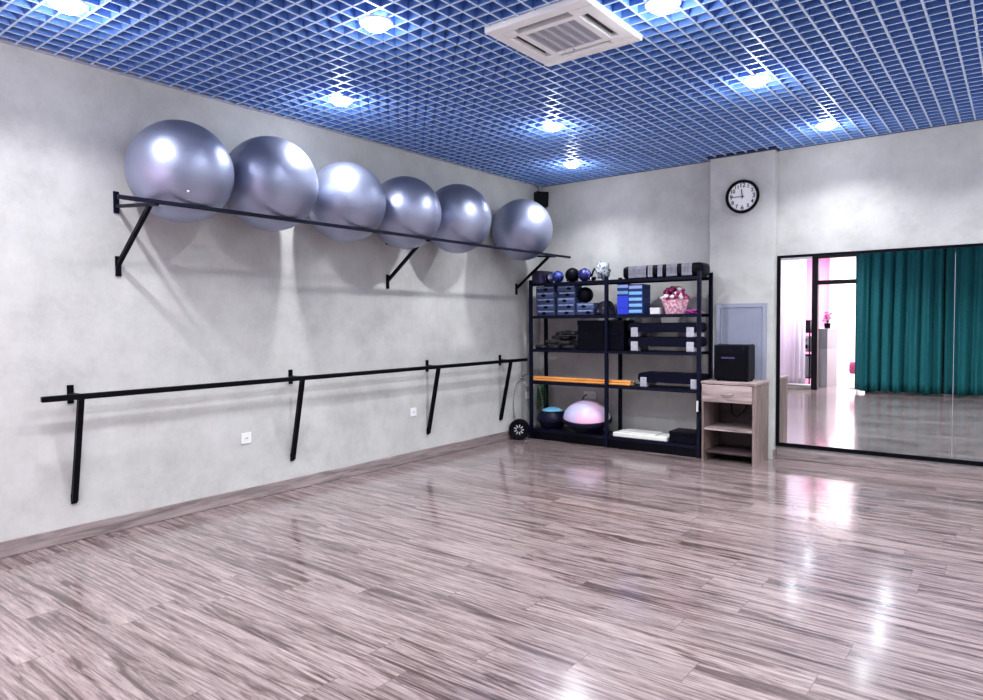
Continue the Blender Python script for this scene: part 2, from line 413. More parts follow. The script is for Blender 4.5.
# panel as a ring of frame pieces around the slots and intake
S0, S1 = .205, .265        # slot band
p = MB()
p.box(-hw, -hd, -.030, hw, -S1, .03, .006).box(-hw, S1, -.030, hw, hd, .03, .006).box(-hw, -S1, -.030, -S1, S1, .03, .006).box(S1, -S1, -.030, hw, S1, .03, .006)
p.box(-S0, -S0, -.030, S0, -.165, .02).box(-S0, .165, -.030, S0, S0, .02).box(-S0, -.165, -.030, -.165, .165, .02).box(.165, -.165, -.030, S0, .165, .02)
for sx in (-1, 1):
    for sy in (-1, 1):
        p.box(sx * S0 * .9, sy * S0 * .9, -.0295, sx * S1, sy * S1, .02)
p.build('panel', M_ACW, ac, smooth=False)
MB().box(-S1, -S1, .0, S1, S1, .012).build('inner_tray', M_ACD, ac)
for k in range(4):
    v = MB().box(-.19, .252, -.024, .19, .264, -.006, .003, 1)
    v.build('louver', M_ACW, ac, rot=(0, 0, k * PI / 2))
gm = MB()
for k in range(22):
    y = -.16 + .32 * k / 21
    gm.box(-.165, y - .004, -.026, .165, y + .004, -.012)
for k in range(6):
    x = -.165 + .33 * k / 5
    gm.box(x - .010, -.165, -.029, x + .010, .165, -.012)
gm.build('intake_grille', M_ACG, ac)
MB().lathe([(0, -.033), (.006, -.032), (.007, -.028)], 12).build('indicator', M_ACD, ac, loc=(-.05, .19, 0))

# ================================================================ BALL RACK AND BALLS
RO, RZ = .575, 2.168
rk = thing('ball_rack', 'black steel wall rack carrying the silver exercise balls on the left wall', 'rack', (XL, 4.5, RZ))
MB().bar((RO, 1.885 - 4.5, 0), (RO, 7.05 - 4.5, 0), .022, .026, bev=.003).build('rail', M_NAVYST, rk)
for y in (2.125, 4.615, 6.74):
    yy = y - 4.5
    MB().bar((.008, yy, .035), (RO - .01, yy, -.012), .020, .022).build('arm', M_NAVYST, rk)
    MB().bar((.012, yy, -.355), (RO - .105, yy, -.010), .026, .026).build('brace', M_BLACK, rk)
    MB().box(0, yy - .018, -.012, .012, yy + .018, .135, .002, 1).build('wall_plate', M_NAVYST, rk)
    MB().box(0, yy - .018, -.435, .014, yy + .018, -.30, .002, 1).build('wall_plate', M_BLACK, rk)
BRS = [.338, .349, .333, .331, .343, .345]
BR = BRS[0]
BY = [2.404, 3.094, 3.835, 4.54, 5.26, 6.384]
BN = ['silver exercise ball at the left end of the wall rack, the largest looking', 'second silver exercise ball from the left on the wall rack',
      'third silver exercise ball from the left on the wall rack', 'silver exercise ball above the middle brace of the wall rack',
      'fifth silver exercise ball, just before the gap on the wall rack', 'silver exercise ball standing apart at the far right end of the rack']
b0 = None
for i, y in enumerate(BY):
    sc_ = BRS[i] / BR; rr_ = BRS[i]
    bz = RZ + math.sqrt((rr_ + .0135) ** 2 - (RO - rr_ - .004) ** 2)
    if b0 is None:
        b0 = MB().ball((0, 0, 0), BR, 64, 40).build('exercise_ball', M_BALL, smooth=True)
        tag(b0, BN[0], 'exercise ball', 'silver exercise balls on the wall rack')
        pl = MB().lathe([(0, .006), (.006, .005), (.008, 0), (.008, -.004)], 12).build('plug', M_WHITEP, b0)
        dv = Vector((.80, -.30, -.52)).normalized()
        pl.location = dv * (BR + .000); pl.rotation_euler = dv.to_track_quat('Z', 'Y').to_euler()
        o = b0
    else:
        o = b0.copy(); COL.objects.link(o); o['label'] = BN[i]
    o.location = (XL + rr_ + .004, y, bz); o.scale = (sc_, sc_, sc_)
    if i: o.rotation_euler = (random.uniform(-.5, .5), random.uniform(-.4, .4), random.uniform(0, 6))

# ================================================================ BALLET BARRE
BO, BZ = .165, .953
ba = thing('ballet_barre', 'long black wall mounted ballet barre on four slanted brackets, left wall', 'barre', (XL, 4.1, 0))
MB().bar((BO, 1.585 - 4.1, BZ), (BO, 6.72 - 4.1, BZ), .036, .036, bev=.006).build('rail', M_BLACK, ba)
for y in (1.806, 3.488, 5.155, 6.40):
    yy = y - 4.1
    MB().bar((.008, yy, BZ), (BO - .01, yy, BZ), .03, .03).build('arm', M_BLACK, ba)
    MB().bar((.014, yy, .262), (BO, yy, BZ - .01), .034, .030).build('brace', M_BLACK, ba)
    MB().box(0, yy - .019, .898, .012, yy + .019, 1.018, .002, 1).build('wall_plate', M_BLACK, ba)
    MB().box(0, yy - .017, .246, .016, yy + .017, .31, .002, 1).build('foot_plate', M_BLACK, ba)

# ================================================================ OUTLETS
M_HOLE = mat('socket_hole', (.02, .02, .025), .6)
def outlet(label, loc, rz, wide=.086, high=.086, n=1):
    r = thing('wall_outlet', label, 'outlet', loc, (0, 0, rz), 'white wall outlets')
    MB().box(-wide / 2, -.010, -high / 2, wide / 2, 0, high / 2, .003).build('plate', M_WHITEP, r)
    for k in range(n):
        x = (k - (n - 1) / 2) * .08
        MB().lathe([(.0, .0), (.019, .0), (.021, .002), (.021, .004), (.019, .0045)], 20, Matrix.Translation((x, -.0125, 0)) @ Matrix.Rotation(PI / 2, 4, 'X') @ Matrix.Translation((0, 0, -.004))).build('socket_ring', M_WHITEP, r)
        MB().box(x - .011, -.0125, -.004, x - .004, -.0100, .003).box(x + .004, -.0125, -.004, x + .011, -.0100, .003).build('contact_hole', M_HOLE, r)
    return r
outlet('white wall outlet below the barre between the first two brackets', (XL, 3.062, .499), PI / 2)
outlet('white wall outlet just left of the third barre bracket', (XL, 4.946, .502), PI / 2)
outlet('white wall outlet behind the hoop near the corner', (XL, 6.97, .495), PI / 2)
outlet('white double outlet on the back wall behind the balance domes', (-4.13, YB, .512), 0, .165, .09, 2)

# ================================================================ CORNER SPEAKER
sk = thing('corner_speaker', 'small black loudspeaker hung in the ceiling corner above the last ball', 'speaker', (-4.775, 7.175, 2.93), (0, 0, PI / 4 + .15))
MB().prism([(-.072, -.10), (.072, -.10), (.082, .085), (-.082, .085)], -.06, .05).build('body', M_DARK, sk)
MB().prism([(-.06, -.088), (.06, -.088), (.068, .072), (-.068, .072)], -.066, -.06).build('grille', M_BLACK, sk)
MB().box(-.016, .03, .085, .016, .05, .168).box(-.035, .02, .160, .035, .055, .170).build('bracket', M_GREYPANEL, sk)

# ================================================================ CLOCK
ck = thing('wall_clock', 'round white wall clock with black rim on the pillar', 'clock', (-2.282, PY, 2.663))
FR = Matrix.Rotation(PI / 2, 4, 'X')         # lathe z -> -y
MB().lathe([(.140, 0), (.166, 0), (.170, .012), (.168, .034), (.160, .042), (.150, .040), (.146, .020), (.140, .018)], 64, FR).build('rim', M_BLACK, ck, smooth=True)
MB().lathe([(0, .006), (.148, .006), (.148, .016), (0, .016)], 64, FR).build('dial', mat('clock_dial_white', (.86, .86, .88), .4), ck)
M_INK = mat('clock_ink', (.01, .01, .03), .5)
for n in range(1, 13):
    cu = bpy.data.curves.new('numeral', 'FONT'); cu.body = str(n); cu.size = .052 if n not in (12, 3, 6, 9) else .062; cu.align_x = 'CENTER'; cu.align_y = 'CENTER'; cu.extrude = .0012; cu.offset = .0011
    tmp = bpy.data.objects.new('numeral_curve', cu); COL.objects.link(tmp)
    me = bpy.data.meshes.new_from_object(tmp); bpy.data.objects.remove(tmp); bpy.data.curves.remove(cu)
    ang = PI / 2 - n * PI / 6
    me.transform(Matrix.Translation((math.cos(ang) * .113, -.0172, math.sin(ang) * .113)) @ FR)
    me.materials.clear(); me.materials.append(M_INK); me.name = 'numeral'
    no = bpy.data.objects.new('numeral', me); COL.objects.link(no); no.parent = ck
tk = MB()
for n in range(60):
    a_ = n * PI / 30; L_ = .006 if n % 5 else .009
    tk.bar((math.cos(a_) * (.144 - L_), -.0168, math.sin(a_) * (.144 - L_)), (math.cos(a_) * .144, -.0168, math.sin(a_) * .144), .0016, .001, up=(0, 1, 0))
tk.build('minute_marks', M_INK, ck)
def hand(name, ang, ln, wd, y):
    dx, dz = math.sin(ang), math.cos(ang)
    MB().bar((-dx * .022, y, -dz * .022), (dx * ln, y, dz * ln), wd, .0016, up=(0, 1, 0)).build(name, M_INK, ck)
hand('hour_hand', math.radians(352.5), .075, .009, -.021)
hand('minute_hand', math.radians(270), .108, .007, -.024)
MB().lathe([(0, .019), (.008, .019), (.008, .028), (0, .028)], 16, FR).build('hub', M_INK, ck)

# ================================================================ MIRROR
MX0, MX1, MZ0, MZ1 = -1.966, 2.3, .122, 2.047
mr = thing('wall_mirror', 'wide black framed wall mirror reflecting green curtains', 'mirror', (MX0, YB, MZ0))
FW, FT = .034, .030
MB().box(0, -FT, 0, FW, 0, MZ1 - MZ0, .003, 1).build('frame_side', M_BLACK, mr)
MB().box(MX1 - MX0 - FW, -FT, 0, MX1 - MX0, 0, MZ1 - MZ0, .003, 1).build('frame_side', M_BLACK, mr)
MB().box(FW, -FT, 0, MX1 - MX0 - FW, 0, FW + .006, .003, 1).build('frame_bottom', M_BLACK, mr)
MB().box(FW, -FT, MZ1 - MZ0 - .026, MX1 - MX0 - FW, 0, MZ1 - MZ0, .003, 1).build('frame_top', M_BLACK, mr)
seam = -.476 - MX0
MB().box(FW, -.021, FW + .006, seam - .0012, -.006, MZ1 - MZ0 - .026).build('glass_panel', M_MIRROR, mr)
MB().box(seam + .0012, -.021, FW + .006, MX1 - MX0 - FW, -.006, MZ1 - MZ0 - .026).build('glass_panel', M_MIRROR, mr)
MB().box(seam - .0022, -.0225, FW + .02, seam + .0022, -.0212, MZ1 - MZ0 - .07).build('joint_strip', mat('mirror_joint_bright', (.55, .5, .62), .3, .6), mr)

# ================================================================ CURTAINS on the rear wall
def curtain(name, label, x0, x1, y0, z0, z1, amp, nf, m, cat, seed, group=None, top_amp=.75):
    rnd = random.Random(seed); nx, nz = nf * 14, 14
    ph = [rnd.uniform(0, 6.28) for _ in range(6)]
    bm = bmesh.new(); rows = []
    for j in range(nz + 1):
        v = j / nz; row = []
        a = amp * (top_amp + (1 - top_amp) * (1 - v))
        for i in range(nx + 1):
            u = i / nx
            uu = u + .012 * math.sin(3.1 * v + ph[0]) * math.sin(PI * u)
            k = math.sin(2 * PI * nf * uu + ph[1] + .9 * math.sin(2 * PI * 1.7 * uu + ph[2]))
            y = y0 + a * (.65 * k + .25 * math.sin(2 * PI * nf * 2.3 * uu + ph[3]) + .3 * math.sin(2 * PI * 2.1 * uu + ph[4]))
            x = x0 + (x1 - x0) * u + .010 * math.cos(2 * PI * nf * uu + ph[5])
            zz = z0 + (z1 - z0) * v + (1 - v) * .012 * math.sin(2 * PI * 3 * u + ph[0])
            row.append(bm.verts.new((x, y, zz)))
        rows.append(row)
    for j in range(nz):
        for i in range(nx):
            bm.faces.new((rows[j][i], rows[j][i + 1], rows[j + 1][i + 1], rows[j + 1][i]))
    b = MB(); b.bm.free(); b.bm = bm
    o = b.build(name, m, smooth=True)
    sol = o.modifiers.new('thickness', 'SOLIDIFY'); sol.thickness = .004
    return tag(o, label, cat, group)
CY = -.155
curtain('curtain', 'wide green curtain hung beside the bright doorway, seen in the mirror', -2.56, -1.125, CY, .045, 2.70, .105, 7, M_CURT, 'curtain', 3, 'green curtains along the rear wall')
curtain('curtain', 'green curtain farther from the doorway, cut off by the right edge of the mirror view', -1.10, .55, CY - .01, .045, 2.70, .105, 8, M_CURT, 'curtain', 8, 'green curtains along the rear wall')
cr = MB().tube([(-2.6, CY, 2.735), (1.0, CY, 2.735)], .014, 12)
for x in (-2.55, -1.08, .8): cr.bar((x, CY, 2.735), (x, YR, 2.735), .014)
tag(cr.build('curtain_rod', M_BLACK), 'black curtain rod above the green curtains', 'curtain rod')
curtain('sheer_curtain', 'sheer white curtain behind the glazing left of the doorway', -4.35, -3.53, YR - .24, .04, 2.90, .035, 8, M_SHEER, 'curtain', 5)

# ================================================================ LOBBY FURNITURE (seen in the mirror)
cn = thing('reception_counter', 'grey reception counter behind the doorway post', 'counter', (-3.36, -1.45, 0))
M_CNT = mat('counter_grey', (.17, .165, .18), .5, noise=(.1, 6)); M_CNT2 = mat('counter_light_grey', (.22, .215, .235), .5)
MB().box(-.10, -.48, 0, .17, .48, .80).build('lower_front', M_CNT2, cn)
MB().box(-.10, -.48, .805, .17, .48, 1.19).build('upper_front', M_CNT, cn)
MB().box(-.11, -.49, 1.19, .18, .49, 1.22, .004, 1).build('countertop', M_CNT2, cn)
fl = thing('flower_vase', 'black pot of pink flowers standing on the grey reception counter', 'flowers', (-3.22, -1.10, 1.22))
MB().lathe([(0, 0), (.055, 0), (.068, .11), (.060, .11), (.05, .09), (0, .09)], 20).build('pot', M_BLACK, fl, smooth=True)
M_PETAL = mat('pink_petals', (.85, .12, .42), .6); M_LEAF = mat('dark_leaves', (.03, .09, .03), .6)
fb = MB(); lf = MB()
for k in range(26):
    a_ = random.uniform(0, 6.28); r_ = random.uniform(.01, .09); z_ = random.uniform(.16, .36)
    pt = (math.cos(a_) * r_, math.sin(a_) * r_, z_); fb.ball(pt, random.uniform(.014, .026), 8, 6)
    lf.tube([(0, 0, .09), pt], .003, 5)
fb.build('blossoms', M_PETAL, fl); lf.build('stems', M_LEAF, fl)
rk2 = thing('appliance_rack', 'black open rack holding a coffee machine behind the glazing', 'rack', (-3.62, -1.05, 0))
for x in (-.10, .115):
    for y in (-.2, .2): MB().box(x - .012, y - .012, 0, x + .012, y + .012, 1.40).build('post', MBK, rk2)
for z in (.20, .76): MB().box(-.11, -.21, z - .02, .125, .21, z).build('shelf', MBK, rk2)
MB().box(-.11, -.21, 1.13, .125, .21, 1.40, .004, 1).build('top_box', MBK, rk2)
cm = thing('coffee_machine', 'silver and black coffee machine on the black lobby rack', 'coffee machine', (-3.61, -1.03, .76))
M_STEEL = mat('brushed_steel', (.45, .45, .5), .3, .8)
MB().box(-.075, -.14, 0, .08, .02, .30, .01).box(-.075, .02, .24, .08, .13, .30, .01).box(-.07, .02, 0, .075, .14, .03, .005).build('body', M_STEEL, cm)
MB().lathe([(0, 0), (.035, 0), (.042, .08), (.038, .08), (0, .01)], 16).build('jug', M_DARK, cm, loc=(0, .075, .04))
MB().lathe([(.012, .0), (.016, .05)], 12).build('spout', M_DARK, cm, loc=(0, .075, .19))
bn = thing('storage_bin', 'grey lidded bin on the lowest shelf of the lobby rack', 'bin', (-3.61, -1.03, .20))
MB().box(-.08, -.15, 0, .082, .15, .44, .012).build('body', mat('bin_grey', (.34, .33, .38), .5), bn)
MB().box(-.084, -.155, .44, .086, .155, .475, .008).build('lid', M_DARK, bn)
st = thing('pink_stool', 'small pink stool on a white base half hidden by the green curtain', 'stool', (-2.64, -1.05, 0))
MB().lathe([(0, .30), (.13, .30), (.15, .34), (.15, .50), (.13, .54), (0, .545)], 28).build('seat', mat('pink_cloth', (.55, .08, .22), .8), st, smooth=True)
MB().lathe([(0, .0), (.14, 0), (.14, .02), (.03, .04), (.03, .30), (0, .30)], 24).build('base', M_WHITEP, st, smooth=True)

# ================================================================ SHELVING UNIT
SXL, SXM, SXR, SYF, SYB = -4.654, -3.640, -2.590, 6.750, 7.105
SH = [.130, .695, 1.080, 1.475, 1.860]
su = thing('shelving_unit', 'open black steel shelving of two bays in the back corner', 'shelf', (SXM, SYF, 0))
def lx(x): return x - SXM
def ly(y): return y - SYF
for x in (SXL, SXM, SXR):
    for y in (SYF, SYB):
        hh = 1.90 if x != SXR else 1.905
        wd = .036
        pm = MB().box(lx(x) - wd / 2, ly(y) - .003, 0, lx(x) + wd / 2, ly(y) + .003, hh)
        s2 = 1 if y == SYF else -1
        pm.box(lx(x) - wd / 2, ly(y), 0, lx(x) - wd / 2 + .004, ly(y) + s2 * .03, hh)
        pm.box(lx(x) + wd / 2 - .004, ly(y), 0, lx(x) + wd / 2, ly(y) + s2 * .03, hh)
        pm.build('post', M_NAVYST, su)
for z in SH:
    for x0, x1 in ((SXL, SXM), (SXM, SXR)):
        m_ = MB().box(lx(x0) + .018, .004, z - .004, lx(x1) - .018, ly(SYB) - .004, z)
        m_.box(lx(x0) + .018, .004, z - .034, lx(x1) - .018, .007, z).box(lx(x0) + .018, ly(SYB) - .007, z - .034, lx(x1) - .018, ly(SYB) - .004, z)
        m_.build('shelf_board', M_NAVYST, su)
for x0, x1 in ((SXL, SXM), (SXM, SXR)):
    MB().box(lx(x0) + .018, .010, .004, lx(x1) - .018, .016, .094).build('kick_plate', M_BLACK, su)

# ---- top shelf, left bay
T = SH[4]
tag(MB().box(-.06, -.14, 0, .06, .14, .15, .006).build('carton', mat('dark_violet_card', (.012, .010, .045), .6, noise=(.3, 12)), loc=(-4.575, 6.90, T)), 'dark violet carton at the left end of the top shelf', 'box')
def speckle(name, base, dots, sc=26, th=.56, rough=.45):
    m = mat(name, base, rough); nt = m.node_tree; b = nt.nodes['Principled BSDF']
    tc = nt.nodes.new('ShaderNodeTexCoord'); n = nt.nodes.new('ShaderNodeTexNoise'); n.inputs['Scale'].default_value = sc; n.inputs['Detail'].default_value = 3
    nt.links.new(tc.outputs['Object'], n.inputs['Vector'])
    r = ramp(nt, [(th - .03, base), (th + .03, dots)]); nt.links.new(n.outputs['Fac'], r.inputs['Fac']); nt.links.new(r.outputs['Color'], b.inputs['Base Color'])
    return m
def sball(label, x, y, r, m, z=T, band=None):
    o = MB().ball((0, 0, 0), r, 28, 18).build('weighted_ball', m, loc=(x, y, z + r), smooth=True)
    tag(o, label, 'ball', 'small balls on the top shelf')
    if band: MB().lathe([(r * .95, -.016), (r + .002, -.014), (r + .002, .014), (r * .95, .016)], 28, Matrix.Rotation(PI / 2 - .2, 4, 'Y')).build('band', band, o, smooth=True)
    MB().lathe([(0, .004), (.007, .003), (.009, -.001)], 10).build('valve', M_DARK, o, loc=(0, 0, r - .001))
    return o
sball('grey striped small ball beside the carton on the top shelf', -4.452, 6.86, .055, speckle('grey_blue_rubber', (.06, .07, .20), (.35, .34, .48), 14, .55), band=M_DARK)
sball('bright blue speckled ball on the top shelf, the left one of the two blue balls', -4.325, 6.85, .070, speckle('blue_rubber', (.006, .014, .14), (.05, .10, .45), 30, .55))
sball('matt black ball, the largest on the top shelf', -4.130, 6.85, .083, M_DARK)
sball('violet blue ball with pale patches right of the black ball', -3.965, 6.85, .076, speckle('violet_blue_rubber', (.008, .009, .12), (.22, .21, .62), 16, .60))
st_ = MB().tube([(-4.28, 6.99, T + .02), (-4.27, 6.99, T + .13), (-4.255, 6.98, T + .155), (-4.20, 6.965, T + .12), (-4.145, 6.955, T + .06), (-4.12, 6.955, T + .02)], .013, 8)
tag(st_.build('strap', M_BLACK, smooth=True), 'stiff black strap sticking up between the balls on the top shelf', 'strap')
wr = thing('hand_grip', 'small black grip with pale collar beside the white bag', 'grip', (-3.865, 6.86, T))
MB().tube([(-.035, 0, .022), (.035, 0, .03)], .02, 12).build('handle', M_DARK, wr, smooth=True)
MB().tube([(-.02, 0, .045), (-.008, .01, .10), (.02, .01, .145)], .011, 8).build('stem', M_DARK, wr, smooth=True)
MB().tube([(-.022, -.0, .024), (-.010, .0, .026)], .023, 12).build('collar', M_WHITEP, wr, smooth=True)
# crumpled clear white bag
bg = MB(); bg.ball((0, 0, 0), 1, 28, 20)
rnd = random.Random(4)
for v in bg.bm.verts:
    k = 1 + .16 * math.sin(9 * v.co.x + 3 * v.co.z) * math.sin(8 * v.co.z + 5 * v.co.y) + rnd.uniform(-.07, .07)
    z_ = v.co.z
    v.co = Vector((v.co.x * .080 * k, v.co.y * .075 * k, max(-1, z_) * .098 * k))
mn = min(v.co.z for v in bg.bm.verts)
for v in bg.bm.verts: v.co.z -= mn
o = bg.build('plastic_bag', speckle('crumpled_white_film', (.50, .56, .60), (.06, .08, .16), 22, .56, .25), loc=(-3.755, 6.90, T), smooth=True)
tag(o, 'crumpled white plastic bag on the top shelf by the middle post', 'bag')
MB().tube([(-.02, 0, .17), (0, 0, .21), (.025, .005, .175)], .006, 6).build('knot', M_WHITEP, o, smooth=True)

# ---- top shelf, right bay: long black padded bag with grey ribbed bands
rb = thing('padded_roll', 'long black padded roll with grey ribbed bands on top of the right bay', 'roll', (-3.03, 6.93, T))
pr = MB().box(-.445, -.125, 0, .455, .125, .140, .045, 4)
pr.build('body', M_DARK, rb, smooth=True)
M_RIB = mat('grey_ribbed_fabric', (.30, .30, .36), .7, noise=(.2, 18))
for a_, b_ in ((-.365, -.16), (-.14, -.085), (-.03, .025), (.07, .185), (.235, .345)):
    q = MB(); n_ = max(3, int((b_ - a_) / .014))
    for k in range(n_):
        x0 = a_ + (b_ - a_) * k / n_
        q.box(x0 + .001, -.128, .008, x0 + (b_ - a_) / n_ - .001, .128, .138, .004, 1)
    q.build('ribbed_band', M_RIB, rb)

# ---- second shelf from the top: foam blocks
T = SH[3]
M_BLK = [mat('grey_blue_foam_%d' % k, c, .7, noise=(.22, 14)) for k, c in enumerate([(.018, .026, .085), (.034, .052, .13), (.024, .032, .10), (.05, .075, .18)])]
M_STRIPE = mat('pale_blue_stripe', (.20, .27, .46), .6, noise=(.25, 25))
ORD = ['lowest', 'second from below', 'middle', 'second from above', 'topmost']
bp_ = None
for si, (xc, wd, n, nm) in enumerate([(-4.475, .255, 5, 'leftmost stack under the striped balls'), (-4.185, .235, 5, 'second stack from the left'), (-3.935, .225, 2, 'low stack under the dark ball')]):
    hgt = .070
    for k in range(n):
        o = bpy.data.objects.new('yoga_block', None)
        y_ = 6.89 + random.uniform(-.008, .008)
        o = MB().box(-wd / 2, -.085, 0, wd / 2, .085, hgt - .001, .006).build('yoga_block', M_BLK[(k + si) % 4], loc=(xc + random.uniform(-.004, .004), y_, T + k * hgt))
        od = ORD if n == 5 else ['lower', 'upper']
        tag(o, 'grey-blue foam block, %s in the %s' % (od[k], nm), 'foam block', 'grey-blue foam blocks on the second shelf')
        MB().box(-wd / 2 + .02, -.0875, .041, wd / 2 - .012, -.084, .058).build('stripe', M_STRIPE, o)
        MB().lathe([(0, .0), (.034, .0), (.030, .004), (0, .005)], 16, Matrix.Translation((-.02 + .03 * ((k + si) % 3), -.0835, .030)) @ FR @ Matrix.Diagonal((1, .55, 1, 1))).build('oval_mark', M_DARK, o)
dk = MB().ball((0, 0, .092), .092, 28, 20, (1.0, 1.0, 1.0)).build('weighted_ball', M_DARK, loc=(-3.985, 6.90, T + .140), smooth=True)
tag(dk, 'matt black ball resting on the low foam block stack', 'ball')
MB().lathe([(0, .004), (.008, .003), (.010, -.001)], 10).build('valve', M_NAVYST, dk, loc=(0, 0, .183))
bd = MB()
for k in range(7):
    a_ = k * .5
    bd.tube([(.105 * math.cos(t_) * (1 - .08 * k), .075 * math.sin(t_), .016 + .020 * k + .008 * math.sin(2 * t_ + a_)) for t_ in [2 * PI * q / 28 for q in range(28)]], .017, 8, closed=True)
tag(bd.build('band_coil', speckle('black_speckled_rubber', (.012, .010, .025), (.22, .20, .30), 20, .66), loc=(-3.725, 6.91, T), smooth=True), 'coiled black exercise band behind the middle post, second shelf', 'exercise band')
# blue stacks, right bay
M_ROYAL = mat('royal_blue_foam', (.012, .035, .55), .55); M_NAVYF = mat('navy_foam', (.008, .03, .16), .6); M_SKY = mat('sky_blue_face', (.18, .42, .86), .55, noise=(.12, 20)); M_LAV = mat('pale_lavender_face', (.36, .45, .82), .55)
hgt = .067
for k in range(5):
    deep = k < 3
    o = MB().box(-.068, -.085, 0, .068, .085, hgt - .001, .005).build('yoga_block', M_ROYAL if deep else M_NAVYF, loc=(-3.462, 6.885, T + k * hgt))
    tag(o, ('royal blue foam block, %s of the narrow left stack' if deep else 'navy foam block with pale face, %s of the narrow left stack') % ORD[k].replace('middle', 'middle one'), 'foam block', 'blue foam blocks in the right bay')
    if not deep: MB().box(-.066, -.089, .024, .066, -.0845, .056).build('pale_face', M_SKY if k == 3 else M_LAV, o)
for k in range(5):
    o = MB().box(-.080, -.10, 0, .080, .10, hgt - .003, .005).build('yoga_block', M_NAVYF, loc=(-3.300, 6.885, T + k * (hgt - .002)))
    tag(o, 'navy foam block with sky blue front, %s of the stack beside the flowers' % ORD[k].replace('middle', 'middle one'), 'foam block', 'blue foam blocks in the right bay')
    MB().box(-.078, -.104, .018, .074, -.0995, .050).build('pale_face', M_LAV if k == 4 else M_SKY, o)
o = MB().box(-.055, -.06, 0, .055, .06, .068, .004).build('carton', mat('white_card', (.80, .78, .80), .6), loc=(-3.10, 6.89, T)); tag(o, 'small white carton left of the pink flower basket', 'box')
MB().box(-.056, -.0615, .040, .056, .0615, .0685, .003).build('lid', mat('white_card_lid', (.72, .70, .72), .6), o)
fb_ = thing('flower_basket', 'round pink basket of wine red and white flowers on the shelf', 'flowers', (-2.90, 6.90, T))
MB().lathe([(0, 0), (.095, 0), (.135, .13), (.140, .15), (.128, .15), (.10, .03), (0, .03)], 28).build('basket', speckle('pink_woven', (.62, .22, .36), (.85, .62, .66), 40, .52, .8), fb_, smooth=True)
cols = [mat('wine_red_petals', (.22, .01, .09), .6), mat('white_petals', (.85, .72, .76), .6), mat('rose_petals', (.60, .10, .28), .6)]
fbm = [MB(), MB(), MB()]
rnd = random.Random(11)
for k in range(70):
    a_ = rnd.uniform(0, 6.28); e_ = rnd.uniform(.05, 1.35); R_ = .135
    px_, py_, pz_ = R_ * math.cos(a_) * math.cos(e_), R_ * math.sin(a_) * math.cos(e_), .14 + .135 * math.sin(e_)
    ci = (0 if px_ < .03 and e_ > .45 else (1 if rnd.random() < .45 else (0 if rnd.random() < .55 else 2)))
    c_ = Vector((px_, py_, pz_)); s_ = rnd.uniform(.016, .026)
    fbm[ci].ball(c_, s_, 8, 6)
    for q in range(4):
        fbm[ci].ball(c_ + Vector((rnd.uniform(-1, 1), rnd.uniform(-1, 1), rnd.uniform(-.5, 1))) * s_ * .7, s_ * .6, 6, 5)
for ci, nm in enumerate(('red_blossoms', 'white_blossoms', 'rose_blossoms')):
    fbm[ci].build(nm, cols[ci], fb_, smooth=True)
M_MAG = mat('magenta_flowers', (.50, .04, .36), .6)
gl = MB(); rnd = random.Random(2)
for k in range(34):
    t_ = k / 33; gl.ball((-.075 + .15 * t_, rnd.uniform(-.02, .02), .014 + rnd.uniform(0, .022)), rnd.uniform(.008, .013), 7, 5)
gl.tube([(-.08, 0, .006), (0, .01, .006), (.08, 0, .006)], .005, 6)
tag(gl.build('flower_garland', M_MAG, loc=(-2.68, 6.86, T), smooth=True), 'magenta flower garland lying right of the pink basket', 'garland')

# ---- third shelf
T = SH[2]
M_BAND = speckle('black_cuff_fabric', (.003, .003, .007), (.20, .19, .22), 34, .70, .8)
def cuff():
    b = MB(); pts = []
    n = 22
    for q in range(n):
        t_ = .35 + (2 * PI - .7) * q / (n - 1); pts.append((.085 * math.cos(t_), .062 * math.sin(t_), .026))
    b.tube(pts, [.012 + .014 * math.sin(PI * q / (n - 1)) ** .5 for q in range(n)], 10)
    o = b.build('ankle_weight', M_BAND, smooth=True)
    MB().tube([(.075, -.024, .026), (.098, .0, .026), (.075, .024, .026)], .008, 6).build('strap', M_DARK, o, smooth=True)
    return tag(o, 'black ankle weight with strap heaped on the third shelf', 'ankle weight', 'black ankle weights heaped on the third shelf')
c0 = None
for x, y, z, rz in [(-4.53, 6.86, 0, .2), (-4.36, 6.86, 0, 2.2), (-4.18, 6.86, 0, 4.0), (-4.44, 7.00, 0, 1.), (-4.26, 7.0, 0, 5.),
                    (-4.40, 6.88, .054, .8), (-4.25, 6.86, .054, 2.7), (-4.15, 6.97, .054, 3.3), (-4.32, 6.98, .054, 5.), (-4.35, 6.91, .108, 1.7), (-4.20, 6.90, .108, 5.5), (-4.30, 6.92, .162, 3), (-4.18, 6.94, .162, .4)]:
    if c0 is None: c0 = cuff(); o = c0
    else:
        o = c0.copy(); COL.objects.link(o)
        for ch in c0.children:
            c_ = ch.copy(); COL.objects.link(c_); c_.parent = o
    o.location = (x, y, T + z); o.rotation_euler = (0, .10 * math.sin(9 * rz) if z > 0 else 0, rz)
for xc, wd, lab in ((-3.862, .335, 'large black storage box left of the middle post'), (-3.560, .225, 'black storage box right of the middle post')):
    b = thing('storage_box', lab, 'box', (xc, 6.93, T))
    MB().box(-wd / 2, -.135, 0, wd / 2, .135, .30, .006).build('body', M_DARK, b)
    MB().box(-wd / 2 - .004, -.139, .285, wd / 2 + .004, .139, .335, .006).build('lid', M_DARK, b)
    MB().tube([(-.05, -.142, .20), (-.045, -.152, .18), (.045, -.152, .18), (.05, -.142, .20)], .005, 6).build('handle', M_NAVYST, b)
M_STEP = mat('navy_black_step', (.003, .0035, .014), .45, spec=.10, noise=(.2, 25)); M_RISER = mat('pale_grey_riser', (.46, .45, .53), .55, noise=(.15, 30))
